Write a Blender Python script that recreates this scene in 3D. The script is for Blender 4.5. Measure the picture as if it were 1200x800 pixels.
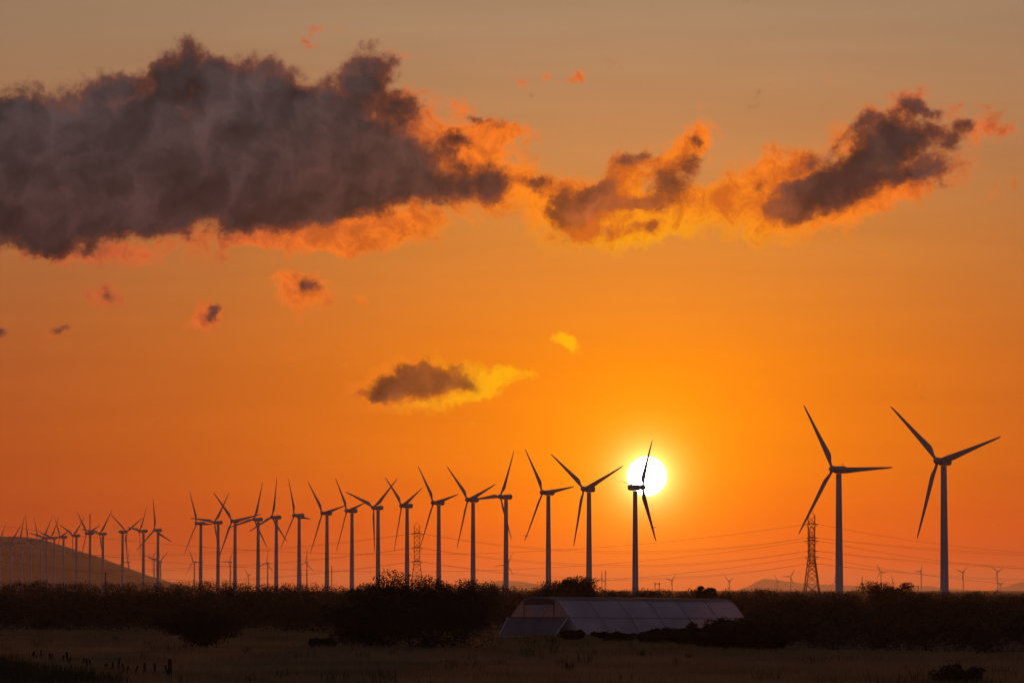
import bpy, bmesh, math, random
import numpy as np
from mathutils import Vector, Matrix

scene = bpy.context.scene
COL = scene.collection
for o in list(bpy.data.objects):
    bpy.data.objects.remove(o)

# ------------------------------------------------------------------ camera
F = 600 / math.tan(math.radians(7.0))      # focal length in photo pixels (telephoto, 14 degrees across)
CAM_H = 4.1
TILT = math.atan(290 / F)                  # horizon sits 290 px below the picture's middle
cam = bpy.data.cameras.new('camera')
cam.sensor_width = 36.0
cam.lens = 36.0 * F / 1200
cam.clip_start = 1.0
cam.clip_end = 60000
cam_o = bpy.data.objects.new('camera', cam)
cam_o.location = (0, 0, CAM_H)
cam_o.rotation_euler = (math.pi / 2 + TILT, 0, 0)
COL.objects.link(cam_o)
scene.camera = cam_o

# ------------------------------------------------------------------ sun
SUN_AZ = math.atan((758 - 600) / F)
SUN_EL = math.atan((690 - 558) / F)
SUN_DIR = Vector((math.sin(SUN_AZ) * math.cos(SUN_EL), math.cos(SUN_AZ) * math.cos(SUN_EL), math.sin(SUN_EL)))
sun = bpy.data.lights.new('sun', 'SUN')
sun.energy = 0.44
sun.angle = math.radians(0.53)
sun.color = (1.0, 0.27, 0.045)
sun_o = bpy.data.objects.new('sun', sun)
sun_o.rotation_euler = SUN_DIR.to_track_quat('Z', 'Y').to_euler()
COL.objects.link(sun_o)

# ------------------------------------------------------------------ render settings
scene.view_settings.view_transform = 'Standard'
scene.view_settings.look = 'None'
scene.view_settings.exposure = 0.0
scene.view_settings.gamma = 1.0
scene.render.engine = 'CYCLES'
scene.cycles.use_denoising = True
scene.cycles.max_bounces = 6
scene.cycles.volume_bounces = 0
scene.cycles.transparent_max_bounces = 8


def lin(c):
    return tuple(((v / 255) / 12.92 if v / 255 <= 0.04045 else ((v / 255 + 0.055) / 1.055) ** 2.4) for v in c)


# ------------------------------------------------------------------ node shorthand
class Net:
    def __init__(self, tree):
        self.t = tree

    def new(self, kind, **kw):
        n = self.t.nodes.new(kind)
        for k, v in kw.items():
            setattr(n, k, v)
        return n

    def put(self, sock, v):
        if isinstance(v, bpy.types.NodeSocket):
            self.t.links.new(v, sock)
        elif isinstance(v, tuple) and len(v) == 3 and sock.type == 'RGBA':
            sock.default_value = (*v, 1)
        else:
            sock.default_value = v

    def m(self, op, a, b=0.0, c=None, clamp=False):
        n = self.new('ShaderNodeMath', operation=op)
        n.use_clamp = clamp
        self.put(n.inputs[0], a)
        self.put(n.inputs[1], b)
        if c is not None:
            self.put(n.inputs[2], c)
        return n.outputs[0]

    def vm(self, op, a, b=None):
        n = self.new('ShaderNodeVectorMath', operation=op)
        self.put(n.inputs[0], a)
        if b is not None:
            self.put(n.inputs[1], b)
        return n.outputs['Value'] if op in ('DOT_PRODUCT', 'LENGTH') else n.outputs[0]

    def step(self, x, lo, hi):                 # smooth 0..1
        n = self.new('ShaderNodeMapRange', interpolation_type='SMOOTHSTEP')
        self.put(n.inputs[0], x)
        self.put(n.inputs[1], lo)
        self.put(n.inputs[2], hi)
        return n.outputs[0]

    def mix(self, f, a, b, blend='MIX'):
        n = self.new('ShaderNodeMix', data_type='RGBA', blend_type=blend)
        self.put(n.inputs[0], f)
        self.put(n.inputs[6], a)
        self.put(n.inputs[7], b)
        return n.outputs[2]

    def ramp(self, x, stops):                  # stops: (position, linear rgb)
        n = self.new('ShaderNodeValToRGB')
        self.put(n.inputs[0], x)
        r = n.color_ramp
        while len(r.elements) > 1:
            r.elements.remove(r.elements[-1])
        r.elements[0].position = stops[0][0]
        r.elements[0].color = (*stops[0][1], 1)
        for p, c in stops[1:]:
            e = r.elements.new(p)
            e.color = (*c, 1)
        return n.outputs[0]

    def noise(self, vec, scale, detail=5, rough=0.55, dim='3D', out=0, dist=0.0, lac=2.0):
        n = self.new('ShaderNodeTexNoise', noise_dimensions=dim)
        self.put(n.inputs['Vector'], vec)
        n.inputs['Scale'].default_value = scale
        n.inputs['Detail'].default_value = detail
        n.inputs['Roughness'].default_value = rough
        n.inputs['Lacunarity'].default_value = lac
        n.inputs['Distortion'].default_value = dist
        return n.outputs[out]

    def xyz(self, v):
        n = self.new('ShaderNodeSeparateXYZ')
        self.put(n.inputs[0], v)
        return n.outputs

    def comb(self, x, y, z=0.0):
        n = self.new('ShaderNodeCombineXYZ')
        for i, v in enumerate((x, y, z)):
            self.put(n.inputs[i], v)
        return n.outputs[0]


# ------------------------------------------------------------------ world: sunset sky with clouds
def build_world():
    w = bpy.data.worlds.new('World')
    scene.world = w
    w.use_nodes = True
    w.node_tree.nodes.clear()
    w.cycles.sampling_method = 'MANUAL'
    w.cycles.sample_map_resolution = 1024
    N = Net(w.node_tree)
    tc = N.new('ShaderNodeTexCoord')
    d = tc.outputs['Generated']
    x, y, z = N.xyz(d)
    horiz = N.m('SQRT', N.m('MULTIPLY_ADD', x, x, N.m('MULTIPLY', y, y)))
    v = N.m('MULTIPLY', N.m('DIVIDE', z, N.m('MAXIMUM', horiz, 0.05)), F)      # height above the horizon, 1/F rad
    ysafe = N.m('MAXIMUM', y, 0.08)
    u = N.m('MULTIPLY', N.m('DIVIDE', x, ysafe), F)                            # bearing from due ahead, 1/F rad
    ahead = N.step(y, 0.1, 0.3)
    cosang = N.vm('DOT_PRODUCT', d, tuple(SUN_DIR))
    ang = N.m('ARCCOSINE', N.m('MINIMUM', cosang, 0.9999999))
    r = N.m('MULTIPLY', ang, F)                                                # distance from the sun, 1/F rad

    # clear sky: colour by height, warmed toward the sun
    hv = N.m('DIVIDE', v, 1400.0, clamp=True)
    base = N.ramp(hv, [(0.0, lin((160, 54, 24))), (0.05, lin((166, 62, 25))), (0.12, lin((168, 74, 30))),
                       (0.22, lin((166, 90, 46))), (0.33, lin((160, 106, 66))), (0.48, lin((152, 121, 93))),
                       (0.75, lin((132, 112, 92))), (1.0, lin((104, 98, 92)))])
    warm = N.ramp(hv, [(0.0, lin((255, 88, 6))), (0.05, lin((255, 104, 0))), (0.11, lin((255, 128, 0))),
                       (0.19, lin((255, 134, 4))), (0.30, lin((242, 146, 50))), (0.40, lin((226, 156, 92))), (0.48, lin((212, 165, 120))),
                       (0.8, lin((190, 160, 125))), (1.0, lin((160, 145, 125)))])
    wr = N.ramp(N.m('DIVIDE', r, 1200.0, clamp=True),
                [(0.0, (1, 1, 1)), (0.08, (.97,) * 3), (0.15, (.86,) * 3), (0.24, (.68,) * 3), (0.34, (.47,) * 3),
                 (0.46, (.27,) * 3), (0.62, (.1,) * 3), (0.85, (.015,) * 3), (1.0, (0, 0, 0))])
    clear = N.mix(wr, base, warm)
    # faint drawn-out streaks of high haze
    streak = N.noise(N.comb(N.m('DIVIDE', u, 420.0), N.m('DIVIDE', v, 34.0)), 1.0, 4, 0.55, '2D')
    clear = N.mix(1.0, clear, N.ramp(streak, [(0.25, (.965, .955, .95)), (0.75, (1.035, 1.04, 1.04))]), 'MULTIPLY')
    # away from the sun the dusk sky cools and dims all round
    back = N.ramp(N.m('DIVIDE', v, 9000.0, clamp=True),
                  [(0.0, lin((68, 53, 61))), (0.15, lin((66, 55, 66))), (0.5, lin((55, 51, 64))), (1.0, lin((45, 46, 59)))])
    clear = N.mix(N.step(ang, 0.15, 1.0), clear, back)

    # clouds, laid out by bearing and height
    p0 = N.comb(u, v)
    warp = N.noise(p0, 1 / 58, 6, 0.62, '2D', out=1)
    wv = N.new('ShaderNodeVectorMath', operation='MULTIPLY_ADD')
    N.put(wv.inputs[0], warp)
    wv.inputs[1].default_value = (46, 40, 0)
    N.put(wv.inputs[2], p0)
    off = N.vm('ADD', wv.outputs[0], (-23, -20, 0))

    def field(blobs):
        tot = 0.0
        for cx, cy, rx, ry, rot, wt in blobs:
            mp = N.new('ShaderNodeMapping', vector_type='TEXTURE')
            N.put(mp.inputs[0], off)
            mp.inputs[1].default_value = (cx - 600, 690 - cy, 0)
            mp.inputs[2].default_value = (0, 0, math.radians(rot))
            mp.inputs[3].default_value = (rx, ry, 1)
            g = N.new('ShaderNodeTexGradient', gradient_type='SPHERICAL')
            N.put(g.inputs[0], mp.outputs[0])
            tot = N.m('MULTIPLY_ADD', g.outputs[1], wt, tot)
        return tot

    # thick, shaded cloud: x, y, radius x, radius y, turn, weight
    dark = [
        (150, 116, 46, 16, 22, -.55), (640, 216, 36, 20, 0, .6), (700, 224, 34, 14, 30, .55), (762, 262, 36, 9, 15, .55), (655, 246, 20, 18, 0, .45),
        (985, 168, 70, 13, 35, .5), (940, 188, 32, 18, 40, .55), (1090, 128, 40, 14, -10, .5), (520, 166, 22, 28, 20, .6), (560, 140, 56, 11, -9, .55),
        (765, 180, 34, 16, 35, .5), (470, 120, 26, 22, 0, .45), (890, 215, 16, 20, 0, .35),
        (-70, 205, 150, 100, 0, 1.1), (15, 200, 120, 110, 0, 1.1), (14, 136, 42, 24, 0, .9), (95, 175, 130, 110, 0, 1.1),
        (100, 245, 150, 62, 0, 1.0), (150, 112, 70, 52, 20, .62), (222, 80, 52, 48, 20, .95), (235, 165, 140, 110, 0, 1.2),
        (310, 115, 88, 66, 0, 1.1), (335, 190, 140, 95, 0, 1.2), (425, 88, 58, 50, 25, .9), (425, 165, 95, 100, 0, 1.1),
        (490, 208, 85, 50, 0, .95), (230, 240, 190, 55, 0, 1.0), (370, 230, 150, 48, 3, .9), (60, 285, 90, 26, 0, .7),
        (548, 215, 46, 34, 0, .7), (580, 212, 28, 32, 20, .95), (541, 160, 22, 16, 0, .95), (620, 212, 24, 16, 0, .5),
        (690, 244, 62, 38, 35, 1.15), (788, 214, 46, 40, 35, 1.1), (746, 238, 34, 13, 12, .75), (732, 188, 40, 16, 25, .65),
        (716, 277, 26, 12, 0, .65), (814, 162, 14, 20, -20, .5), (665, 232, 20, 14, 0, .4),
        (1000, 207, 118, 42, 27, 1.15), (935, 238, 55, 30, 20, 1.0), (1050, 150, 62, 44, 20, .9), (1110, 170, 44, 36, 20, .62),
        (1075, 205, 70, 20, 12, .8), (1130, 148, 34, 18, 20, .42),
        (476, 452, 62, 28, 0, .95), (450, 460, 40, 18, 0, .6), (488, 438, 30, 22, 0, .6), (520, 438, 40, 24, 0, .8), (548, 448, 22, 16, 0, .7),
        (356, 335, 24, 14, -15, .65), (252, 365, 14, 16, -20, .95), (121, 348, 18, 15, 0, .7), (66, 384, 18, 9, 0, .5),
        (-2, 391, 22, 14, 0, .7), (624, 108, 10, 14, 0, .25), (1105, 222, 18, 14, 0, .3),
    ]
    # thin cloud that glows in the low sun
    glow = [
        (480, 258, 130, 46, 8, 1.0), (390, 276, 130, 34, 0, 1.0), (280, 280, 160, 24, 0, .85), (130, 302, 175, 19, 0, .8),
        (30, 264, 90, 46, 0, .62), (530, 158, 100, 44, -6, 1.0), (600, 153, 70, 16, -6, .85), (470, 118, 56, 40, 0, .7),
        (560, 200, 90, 50, 0, .9), (625, 222, 80, 44, 0, 1.0), (372, 31, 36, 14, 0, .6), (362, 50, 34, 15, 0, .45),
        (690, 258, 110, 55, 0, 1.1), (770, 255, 110, 46, 10, 1.0), (742, 205, 90, 46, 20, .95), (800, 180, 52, 44, 20, .85),
        (824, 152, 30, 36, 0, .75), (860, 240, 86, 56, 10, .9), (905, 215, 76, 62, 0, .9), (965, 248, 130, 46, 18, 1.15),
        (1060, 216, 120, 36, 12, 1.0), (930, 190, 50, 44, 30, .6), (1000, 165, 80, 46, 30, .75), (1075, 122, 66, 28, 0, .7),
        (1140, 155, 72, 40, 10, .8), (1170, 218, 26, 17, 10, .6), (1112, 258, 22, 11, 0, .42), (1190, 150, 34, 10, 10, .4),
        (488, 454, 94, 42, 3, 1.8), (562, 446, 54, 28, 10, 1.3), (590, 438, 22, 12, 25, .6), (620, 441, 26, 14, 25, .6), (665, 402, 26, 18, -10, 1.3),
        (352, 343, 52, 38, 0, 1.15), (328, 325, 24, 18, 0, .4), (250, 367, 26, 24, 0, .95), (228, 378, 30, 16, 0, .5),
        (118, 348, 36, 26, 0, .95), (68, 390, 40, 22, 0, .5), (2, 393, 40, 24, 0, .6), (418, 347, 16, 11, 0, .7),
        (678, 90, 28, 13, 15, .75), (640, 86, 16, 12, 20, .65), (610, 97, 14, 12, 0, .6), (626, 106, 15, 16, 0, .4),
        (475, 66, 44, 14, 0, .4), (540, 128, 26, 16, 10, .5), (340, 418, 24, 12, 0, .35), (548, 402, 8, 5, 0, .5),
        (408, 422, 8, 5, 30, .5), (690, 430, 20, 8, 0, .3),
    ]
    nA = N.noise(p0, 1 / 50, 10, 0.70, '2D')
    nB = N.noise(N.vm('ADD', p0, (911, 377, 0)), 1 / 34, 9, 0.72, '2D', dist=0.4)
    nC = N.noise(N.vm('ADD', off, (313, 1710, 0)), 1 / 95, 6, 0.55, '2D')
    fd = field(dark)
    fg = field(glow)
    sd = N.m('MULTIPLY_ADD', N.m('SUBTRACT', nA, 0.5), 1.35, fd)
    sg = N.m('MULTIPLY_ADD', N.m('SUBTRACT', nB, 0.5), 1.75, fg)
    sg = N.m('MULTIPLY_ADD', N.m('SUBTRACT', nA, 0.5), 0.35, sg)
    a_dark = N.m('MULTIPLY', N.step(sd, 0.19, 0.62), ahead)
    a_glow = N.m('MULTIPLY', N.step(sg, 0.20, 0.90), ahead)
    # glow colour: yellow near the sun, brick red far from it
    rr = N.m('DIVIDE', r, 1000.0, clamp=True)
    gcol = N.ramp(rr, [(0.0, lin((255, 200, 10))), (0.17, lin((255, 180, 8))), (0.28, lin((255, 164, 16))), (0.33, lin((255, 140, 26))),
                       (0.42, lin((255, 128, 34))), (0.55, lin((242, 112, 46))), (0.72, lin((216, 94, 50))), (1.0, lin((180, 78, 52)))])
    gshade = N.ramp(rr, [(0.0, lin((255, 180, 8))), (0.2, lin((255, 172, 8))), (0.26, lin((214, 104, 26))), (0.45, lin((198, 94, 36))), (0.6, lin((170, 82, 48))), (1.0, lin((128, 74, 58)))])
    thick = N.m('MULTIPLY_ADD', N.m('SUBTRACT', nB, 0.5), 2.2, N.m('MULTIPLY_ADD', N.m('SUBTRACT', nC, 0.5), 1.0, N.m('MULTIPLY_ADD', fd, 0.55, N.m('MULTIPLY', fg, 0.30))))
    gc = N.mix(N.step(thick, -0.15, 0.85), gcol, gshade)
    # body colour: grey above, plum below, browner near the sun, lumps from noise
    dtop = N.ramp(rr, [(0.0, lin((150, 84, 34))), (0.29, lin((212, 116, 58))), (0.38, lin((100, 68, 60))), (0.6, lin((78, 69, 74))), (1.0, lin((71, 68, 74)))])
    dlow = N.ramp(rr, [(0.0, lin((150, 80, 30))), (0.29, lin((200, 108, 56))), (0.38, lin((94, 62, 57))), (0.6, lin((74, 56, 60))), (1.0, lin((64, 52, 56)))])
    dc = N.mix(N.step(v, 390.0, 600.0), dlow, dtop)
    nD = N.noise(N.vm('ADD', off, (322, 1698, 0)), 1 / 95, 6, 0.55, '2D')
    lump = N.m('MULTIPLY_ADD', N.m('SUBTRACT', nC, 0.5), 0.9, N.m('MULTIPLY', N.m('SUBTRACT', nA, 0.5), 0.3))
    lump = N.m('MULTIPLY_ADD', N.m('SUBTRACT', nC, nD), 1.4, lump)
    bil = N.m('ABSOLUTE', N.m('SUBTRACT', N.noise(N.vm('ADD', wv.outputs[0], (77, 2050, 0)), 1 / 120, 4, 0.5, '2D'), 0.5))
    lump = N.m('MULTIPLY_ADD', N.m('SUBTRACT', 0.11, bil), 1.9, lump)
    dc = N.mix(1.0, dc, N.ramp(N.m('ADD', lump, 0.5, clamp=True),
                               [(0.0, (.22, .22, .235)), (0.5, (.50, .50, .50)), (1.0, (1.15, .98, .88))]), 'MULTIPLY')
    dc = N.mix(N.step(sd, 0.30, 0.95), N.mix(0.6, gshade, dc), dc)
    col = N.mix(a_glow, clear, gc)
    col = N.mix(N.m('MULTIPLY', a_dark, 0.965), col, dc)

    # the sun's disc and its aureole
    disc = N.step(r, 24.2, 19.5)
    aur = N.m('POWER', 2.718, N.m('MULTIPLY', N.m('MAXIMUM', N.m('SUBTRACT', r, 22.0), 0.0), -1 / 14.0))
    aur2 = N.m('POWER', 2.718, N.m('MULTIPLY', r, -1 / 75.0))
    c2 = N.mix(1.0, col, N.mix(aur2, (0, 0, 0), lin((225, 165, 0))), 'ADD')
    c3 = N.mix(1.0, c2, N.mix(aur, (0, 0, 0), (0.9, 0.85, 0.30)), 'ADD')
    c4 = N.mix(disc, c3, (14.0, 13.0, 9.5))
    bg = N.new('ShaderNodeBackground')
    N.put(bg.inputs[0], c4)
    bg.inputs[1].default_value = 1.0
    out = N.new('ShaderNodeOutputWorld')
    N.t.links.new(bg.outputs[0], out.inputs[0])


build_world()


# ------------------------------------------------------------------ shared helpers
def ray(px, py):
    """direction of a photo pixel (1200 x 800), used only to read real positions off the photograph"""
    xc, yc = (px - 600) / F, (400 - py) / F
    return xc, math.cos(TILT) - yc * math.sin(TILT), math.sin(TILT) + yc * math.cos(TILT)


def at(px, py, D):
    a, b, c = ray(px, py)
    return Vector((a / b * D, D, CAM_H + c / b * D))


def across(px, D):
    return (px - 600) / F * D * 1.0018


def ground_dist(py):
    a, b, c = ray(600, py)
    return -CAM_H * b / c


def mesh_np(name, verts, faces):
    """fast mesh from numpy arrays, all faces with the same corner count"""
    me = bpy.data.meshes.new(name)
    verts = np.asarray(verts, dtype=np.float32)
    faces = np.asarray(faces, dtype=np.int32)
    n, k = faces.shape
    me.vertices.add(len(verts))
    me.vertices.foreach_set('co', verts.ravel())
    me.loops.add(n * k)
    me.loops.foreach_set('vertex_index', faces.ravel())
    me.polygons.add(n)
    me.polygons.foreach_set('loop_start', np.arange(0, n * k, k, dtype=np.int32))
    me.update(calc_edges=True)
    return me


def mesh_bm(name, bm, smooth=False):
    me = bpy.data.meshes.new(name)
    bm.normal_update()
    bm.to_mesh(me)
    bm.free()
    if smooth:
        for p in me.polygons:
            p.use_smooth = True
    return me


def link(name, me, mat=None, parent=None):
    o = bpy.data.objects.new(name, me)
    if mat is not None and me is not None and not me.materials:
        me.materials.append(mat)
    COL.objects.link(o)
    if parent is not None:
        o.parent = parent
    return o


def tag(o, label, cat, group=None):
    o['label'] = label
    o['category'] = cat
    if group:
        o['group'] = group
    return o


def empty(name, loc, rz=0.0):
    o = bpy.data.objects.new(name, None)
    o.empty_display_size = 0.5
    o.location = loc
    o.rotation_euler = (0, 0, rz)
    COL.objects.link(o)
    return o


def copy_tree(o, parent=None):
    c = o.copy()
    COL.objects.link(c)
    c.parent = parent
    for ch in list(o.children):
        copy_tree(ch, c)
    return c


def tube(bm, pts, radii, sides=6, cap=True):
    rings = []
    pts = [Vector(p) for p in pts]
    for i, p in enumerate(pts):
        t = (pts[min(i + 1, len(pts) - 1)] - pts[max(i - 1, 0)])
        if t.length < 1e-6:
            t = Vector((0, 0, 1))
        t.normalize()
        a = t.cross(Vector((0.13, 0.97, 0.2)))
        if a.length < 0.1:
            a = t.cross(Vector((1, 0, 0)))
        a.normalize()
        b = t.cross(a)
        r = radii[i] if isinstance(radii, (list, tuple)) else radii
        rings.append([bm.verts.new(p + (a * math.cos(2 * math.pi * k / sides) + b * math.sin(2 * math.pi * k / sides)) * r)
                      for k in range(sides)])
    for i in range(len(rings) - 1):
        for k in range(sides):
            bm.faces.new((rings[i][k], rings[i][(k + 1) % sides], rings[i + 1][(k + 1) % sides], rings[i + 1][k]))
    if cap:
        bm.faces.new(rings[0][::-1])
        bm.faces.new(rings[-1])


def box(bm, lo, hi, mat=None):
    x0, y0, z0 = lo
    x1, y1, z1 = hi
    vs = [bm.verts.new(c) for c in ((x0, y0, z0), (x1, y0, z0), (x1, y1, z0), (x0, y1, z0),
                                    (x0, y0, z1), (x1, y0, z1), (x1, y1, z1), (x0, y1, z1))]
    if mat is not None:
        for v in vs:
            v.co = mat @ v.co
    for f in ((0, 3, 2, 1), (4, 5, 6, 7), (0, 1, 5, 4), (1, 2, 6, 5), (2, 3, 7, 6), (3, 0, 4, 7)):
        bm.faces.new([vs[i] for i in f])


# ------------------------------------------------------------------ materials
def material(name, base, rough=0.8, var=0.25, scale=1.0, translucent=0.0, trans_col=None, metallic=0.0, bump=0.0, alt=None):
    m = bpy.data.materials.new(name)
    m.use_nodes = True
    t = m.node_tree
    t.nodes.clear()
    N = Net(t)
    co = N.new('ShaderNodeTexCoord').outputs['Object']
    n = N.noise(co, scale, 5, 0.6)
    lo = tuple(c * (1 - var) for c in base)
    hi = tuple(min(1.0, c * (1 + var)) for c in (alt or base))
    col = N.ramp(n, [(0.3, lo), (0.7, hi)])
    p = N.new('ShaderNodeBsdfPrincipled')
    N.put(p.inputs['Base Color'], col)
    p.inputs['Roughness'].default_value = rough
    p.inputs['Metallic'].default_value = metallic
    if 'Specular IOR Level' in p.inputs:
        p.inputs['Specular IOR Level'].default_value = 0.25
    if bump:
        b = N.new('ShaderNodeBump')
        b.inputs['Strength'].default_value = bump
        N.put(b.inputs['Height'], n)
        t.links.new(b.outputs[0], p.inputs['Normal'])
    out = N.new('ShaderNodeOutputMaterial')
    sh = p.outputs[0]
    if translucent > 0:
        tr = N.new('ShaderNodeBsdfTranslucent')
        N.put(tr.inputs[0], trans_col if trans_col else col)
        mx = N.new('ShaderNodeMixShader')
        mx.inputs[0].default_value = translucent
        t.links.new(sh, mx.inputs[1])
        t.links.new(tr.outputs[0], mx.inputs[2])
        sh = mx.outputs[0]
    t.links.new(sh, out.inputs[0])
    return m


M = {
    'soil': material('dark_soil', (0.055, 0.04, 0.026), 0.95, 0.4, 0.12),
    'stubble': material('dry_field_soil', (0.12, 0.085, 0.045), 0.95, 0.45, 0.25, bump=0.3),
    'grass': material('dry_grass', (0.36, 0.27, 0.13), 0.8, 0.35, 0.09, translucent=0.3, alt=(0.43, 0.33, 0.16)),
    'weed': material('green_weed', (0.05, 0.07, 0.03), 0.8, 0.4, 0.5, translucent=0.2),
    'leaf': material('scrub_leaf', (0.042, 0.05, 0.022), 0.75, 0.35, 0.35, translucent=0.08, alt=(0.05, 0.05, 0.024)),
    'bark': material('bark', (0.075, 0.055, 0.04), 0.9, 0.4, 3.0, bump=0.5),
    'hill': material('hill_scrub', (0.06, 0.055, 0.04), 0.95, 0.35, 0.004),
    'tower': material('tower_paint', (0.62, 0.62, 0.63), 0.45, 0.06, 0.2),
    'blade': material('blade_paint', (0.6, 0.6, 0.6), 0.4, 0.06, 0.2),
    'nacelle': material('nacelle_paint', (0.58, 0.58, 0.59), 0.45, 0.06, 0.3),
    'dark': material('dark_fitting', (0.04, 0.04, 0.04), 0.6, 0.2, 1.0),
    'steel': material('galvanised_steel', (0.16, 0.15, 0.14), 0.6, 0.25, 0.6, metallic=0.3),
    'wire': material('aluminium_wire', (0.12, 0.11, 0.1), 0.6, 0.1, 0.1),
    'insulator': material('insulator', (0.10, 0.06, 0.04), 0.4, 0.1, 1.0),
    'film': material('greenhouse_film', (0.80, 0.77, 0.80), 0.5, 0.18, 0.35, translucent=0.30, trans_col=(0.75, 0.66, 0.64)),
    'film_clear': material('thin_clear_film', (0.42, 0.38, 0.38), 0.5, 0.12, 0.7, translucent=0.75, trans_col=(0.62, 0.5, 0.46)),
    'tarp': material('grey_tarp', (0.24, 0.22, 0.22), 0.7, 0.2, 0.8, bump=0.2),
    'white': material('white_board', (0.7, 0.68, 0.66), 0.6, 0.08, 1.0),
    'pipe': material('galvanised_pipe', (0.28, 0.27, 0.27), 0.5, 0.2, 2.0, metallic=0.3),
    'wood': material('weathered_wood', (0.12, 0.10, 0.085), 0.85, 0.35, 4.0, bump=0.3),
    'drum': material('dark_drum_plastic', (0.05, 0.05, 0.06), 0.5, 0.2, 1.5),
    'bird': material('bird_feathers', (0.02, 0.02, 0.02), 0.8, 0.2, 4.0),
}


# ------------------------------------------------------------------ terrain
def ground_z(y):
    """flat plain that falls away beyond the wind farm"""
    t = min(max((y - 10600) / 2800, 0.0), 1.0)
    return -50.0 * t * t * (3 - 2 * t)


def build_ground():
    ys = [-7800, -2000, -500, 0, 60, 120, 160, 200, 240, 280, 330, 400, 500, 700, 1000, 1500, 2500, 4000, 6000, 8000,
          10000, 10600, 11000, 11400, 11800, 12200, 12600, 13000, 13400, 20000, 33600]
    xs = [-7800, -3000, -1500, -700, -300, -100, 0, 100, 300, 700, 1500, 3000, 7800]
    v = [(x, y, ground_z(y)) for y in ys for x in xs]
    nx = len(xs)
    f = [(j * nx + i, j * nx + i + 1, (j + 1) * nx + i + 1, (j + 1) * nx + i) for j in range(len(ys) - 1) for i in range(nx - 1)]
    g = link('ground', mesh_np('ground', v, f), M['soil'])
    g['kind'] = 'structure'
    # the dry field in front of the scrub
    rng = np.random.default_rng(5)
    pts = []
    xs = np.linspace(-140, 140, 57)
    ys = np.linspace(60, 430, 75)
    zz = rng.normal(0, 0.03, (len(ys), len(xs)))
    v = [(x, y, 0.06 + zz[j, i]) for j, y in enumerate(ys) for i, x in enumerate(xs)]
    nx = len(xs)
    def keep(x, y):
        return y < np.interp(600 + x / y * F, [-100, 560, 880, 905, 1000, 1300], [402, 392, 398, 290, 268, 250])
    f = [(j * nx + i, j * nx + i + 1, (j + 1) * nx + i + 1, (j + 1) * nx + i) for j in range(len(ys) - 1) for i in range(nx - 1)
         if keep(xs[i], ys[j + 1])]
    g = link('field', mesh_np('field', v, f), M['stubble'])
    g['kind'] = 'structure'


def build_hill(name, D, depth, skyline, seed):
    """a ridge whose crest follows measured (bearing px, height px) points, with real depth behind and in front"""
    rnd = random.Random(seed)
    px = [p for p, q in skyline]
    hz = [q for p, q in skyline]
    n, k = 90, 16
    v, f = [], []
    for i in range(n + 1):
        p = px[0] + (px[-1] - px[0]) * i / n
        py = np.interp(p, px, hz)
        top = at(p, py, D).z + rnd.uniform(-.6, .6) * D / 9000
        base = ground_z(D + depth) - 1.0
        for j in range(k + 1):
            s = -1 + 2 * j / k
            y = D + s * depth
            fall = (1 - abs(s) ** 1.6) if s > 0 else (1 - abs(s)) ** 1.25
            z = base + (top - base) * fall + (rnd.uniform(-.035, .035) * (top - base) if 0 < abs(s) < 1 else 0)
            v.append((across(p, D) * (1 + 0 * s), y, z))
    for i in range(n):
        for j in range(k):
            a = i * (k + 1) + j
            f.append((a, a + k + 1, a + k + 2, a + 1))
    o = link(name, mesh_np(name, v, f), M['hill'])
    for p in o.data.polygons:
        p.use_smooth = True
    o['kind'] = 'structure'
    return o


build_ground()
build_hill('hill', 7000, 1300, [(-900, 690), (-600, 668), (-350, 640), (-150, 630), (-60, 627.5), (0, 628), (32, 629), (60, 634), (90, 645),
                                (120, 656), (150, 668.5), (165, 676), (178, 682), (195, 690), (220, 694)], 3)
build_hill('mountain', 30000, 1800, [(800, 704), (850, 694), (868, 690), (880, 685), (893, 677.5), (905, 678.5), (925, 681.5), (950, 684),
                                    (985, 685), (1050, 689), (1075, 687), (1088, 686), (1105, 689), (1125, 690), (1160, 692), (1180, 687),
                                    (1200, 681), (1240, 674), (1300, 678), (1380, 690), (1450, 704)], 4)
build_hill('mountain', 29500, 1700, [(470, 704), (520, 694), (545, 689), (568, 682), (590, 679.5), (612, 681), (635, 685), (660, 689), (760, 695), (800, 704)], 5)


# ------------------------------------------------------------------ foliage builders
def leaf_quads(rng, centers, size):
    """randomly turned leaf clumps, one kite-shaped quad each"""
    n = len(centers)
    a = rng.normal(size=(n, 3))
    a /= np.linalg.norm(a, axis=1)[:, None]
    b = np.cross(a, rng.normal(size=(n, 3)))
    b /= np.linalg.norm(b, axis=1)[:, None] + 1e-9
    s = (size * rng.uniform(0.55, 1.35, n))[:, None]
    w = s * rng.uniform(0.35, 0.6, n)[:, None]
    c = np.asarray(centers)
    v = np.stack([c - a * s * .5, c + b * w * .5, c + a * s * .5, c - b * w * .5], axis=1).reshape(-1, 3)
    f = np.arange(4 * n).reshape(n, 4)
    return v, f


def clump_points(rng, centre, rad, n):
    """points biased to the shell of a lumpy ball"""
    d = rng.normal(size=(n, 3))
    d /= np.linalg.norm(d, axis=1)[:, None]
    r = rng.uniform(0.25, 1.0, n) ** 0.45
    return np.asarray(centre) + d * r[:, None] * np.asarray(rad) * rng.uniform(.75, 1.15, n)[:, None]


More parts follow.
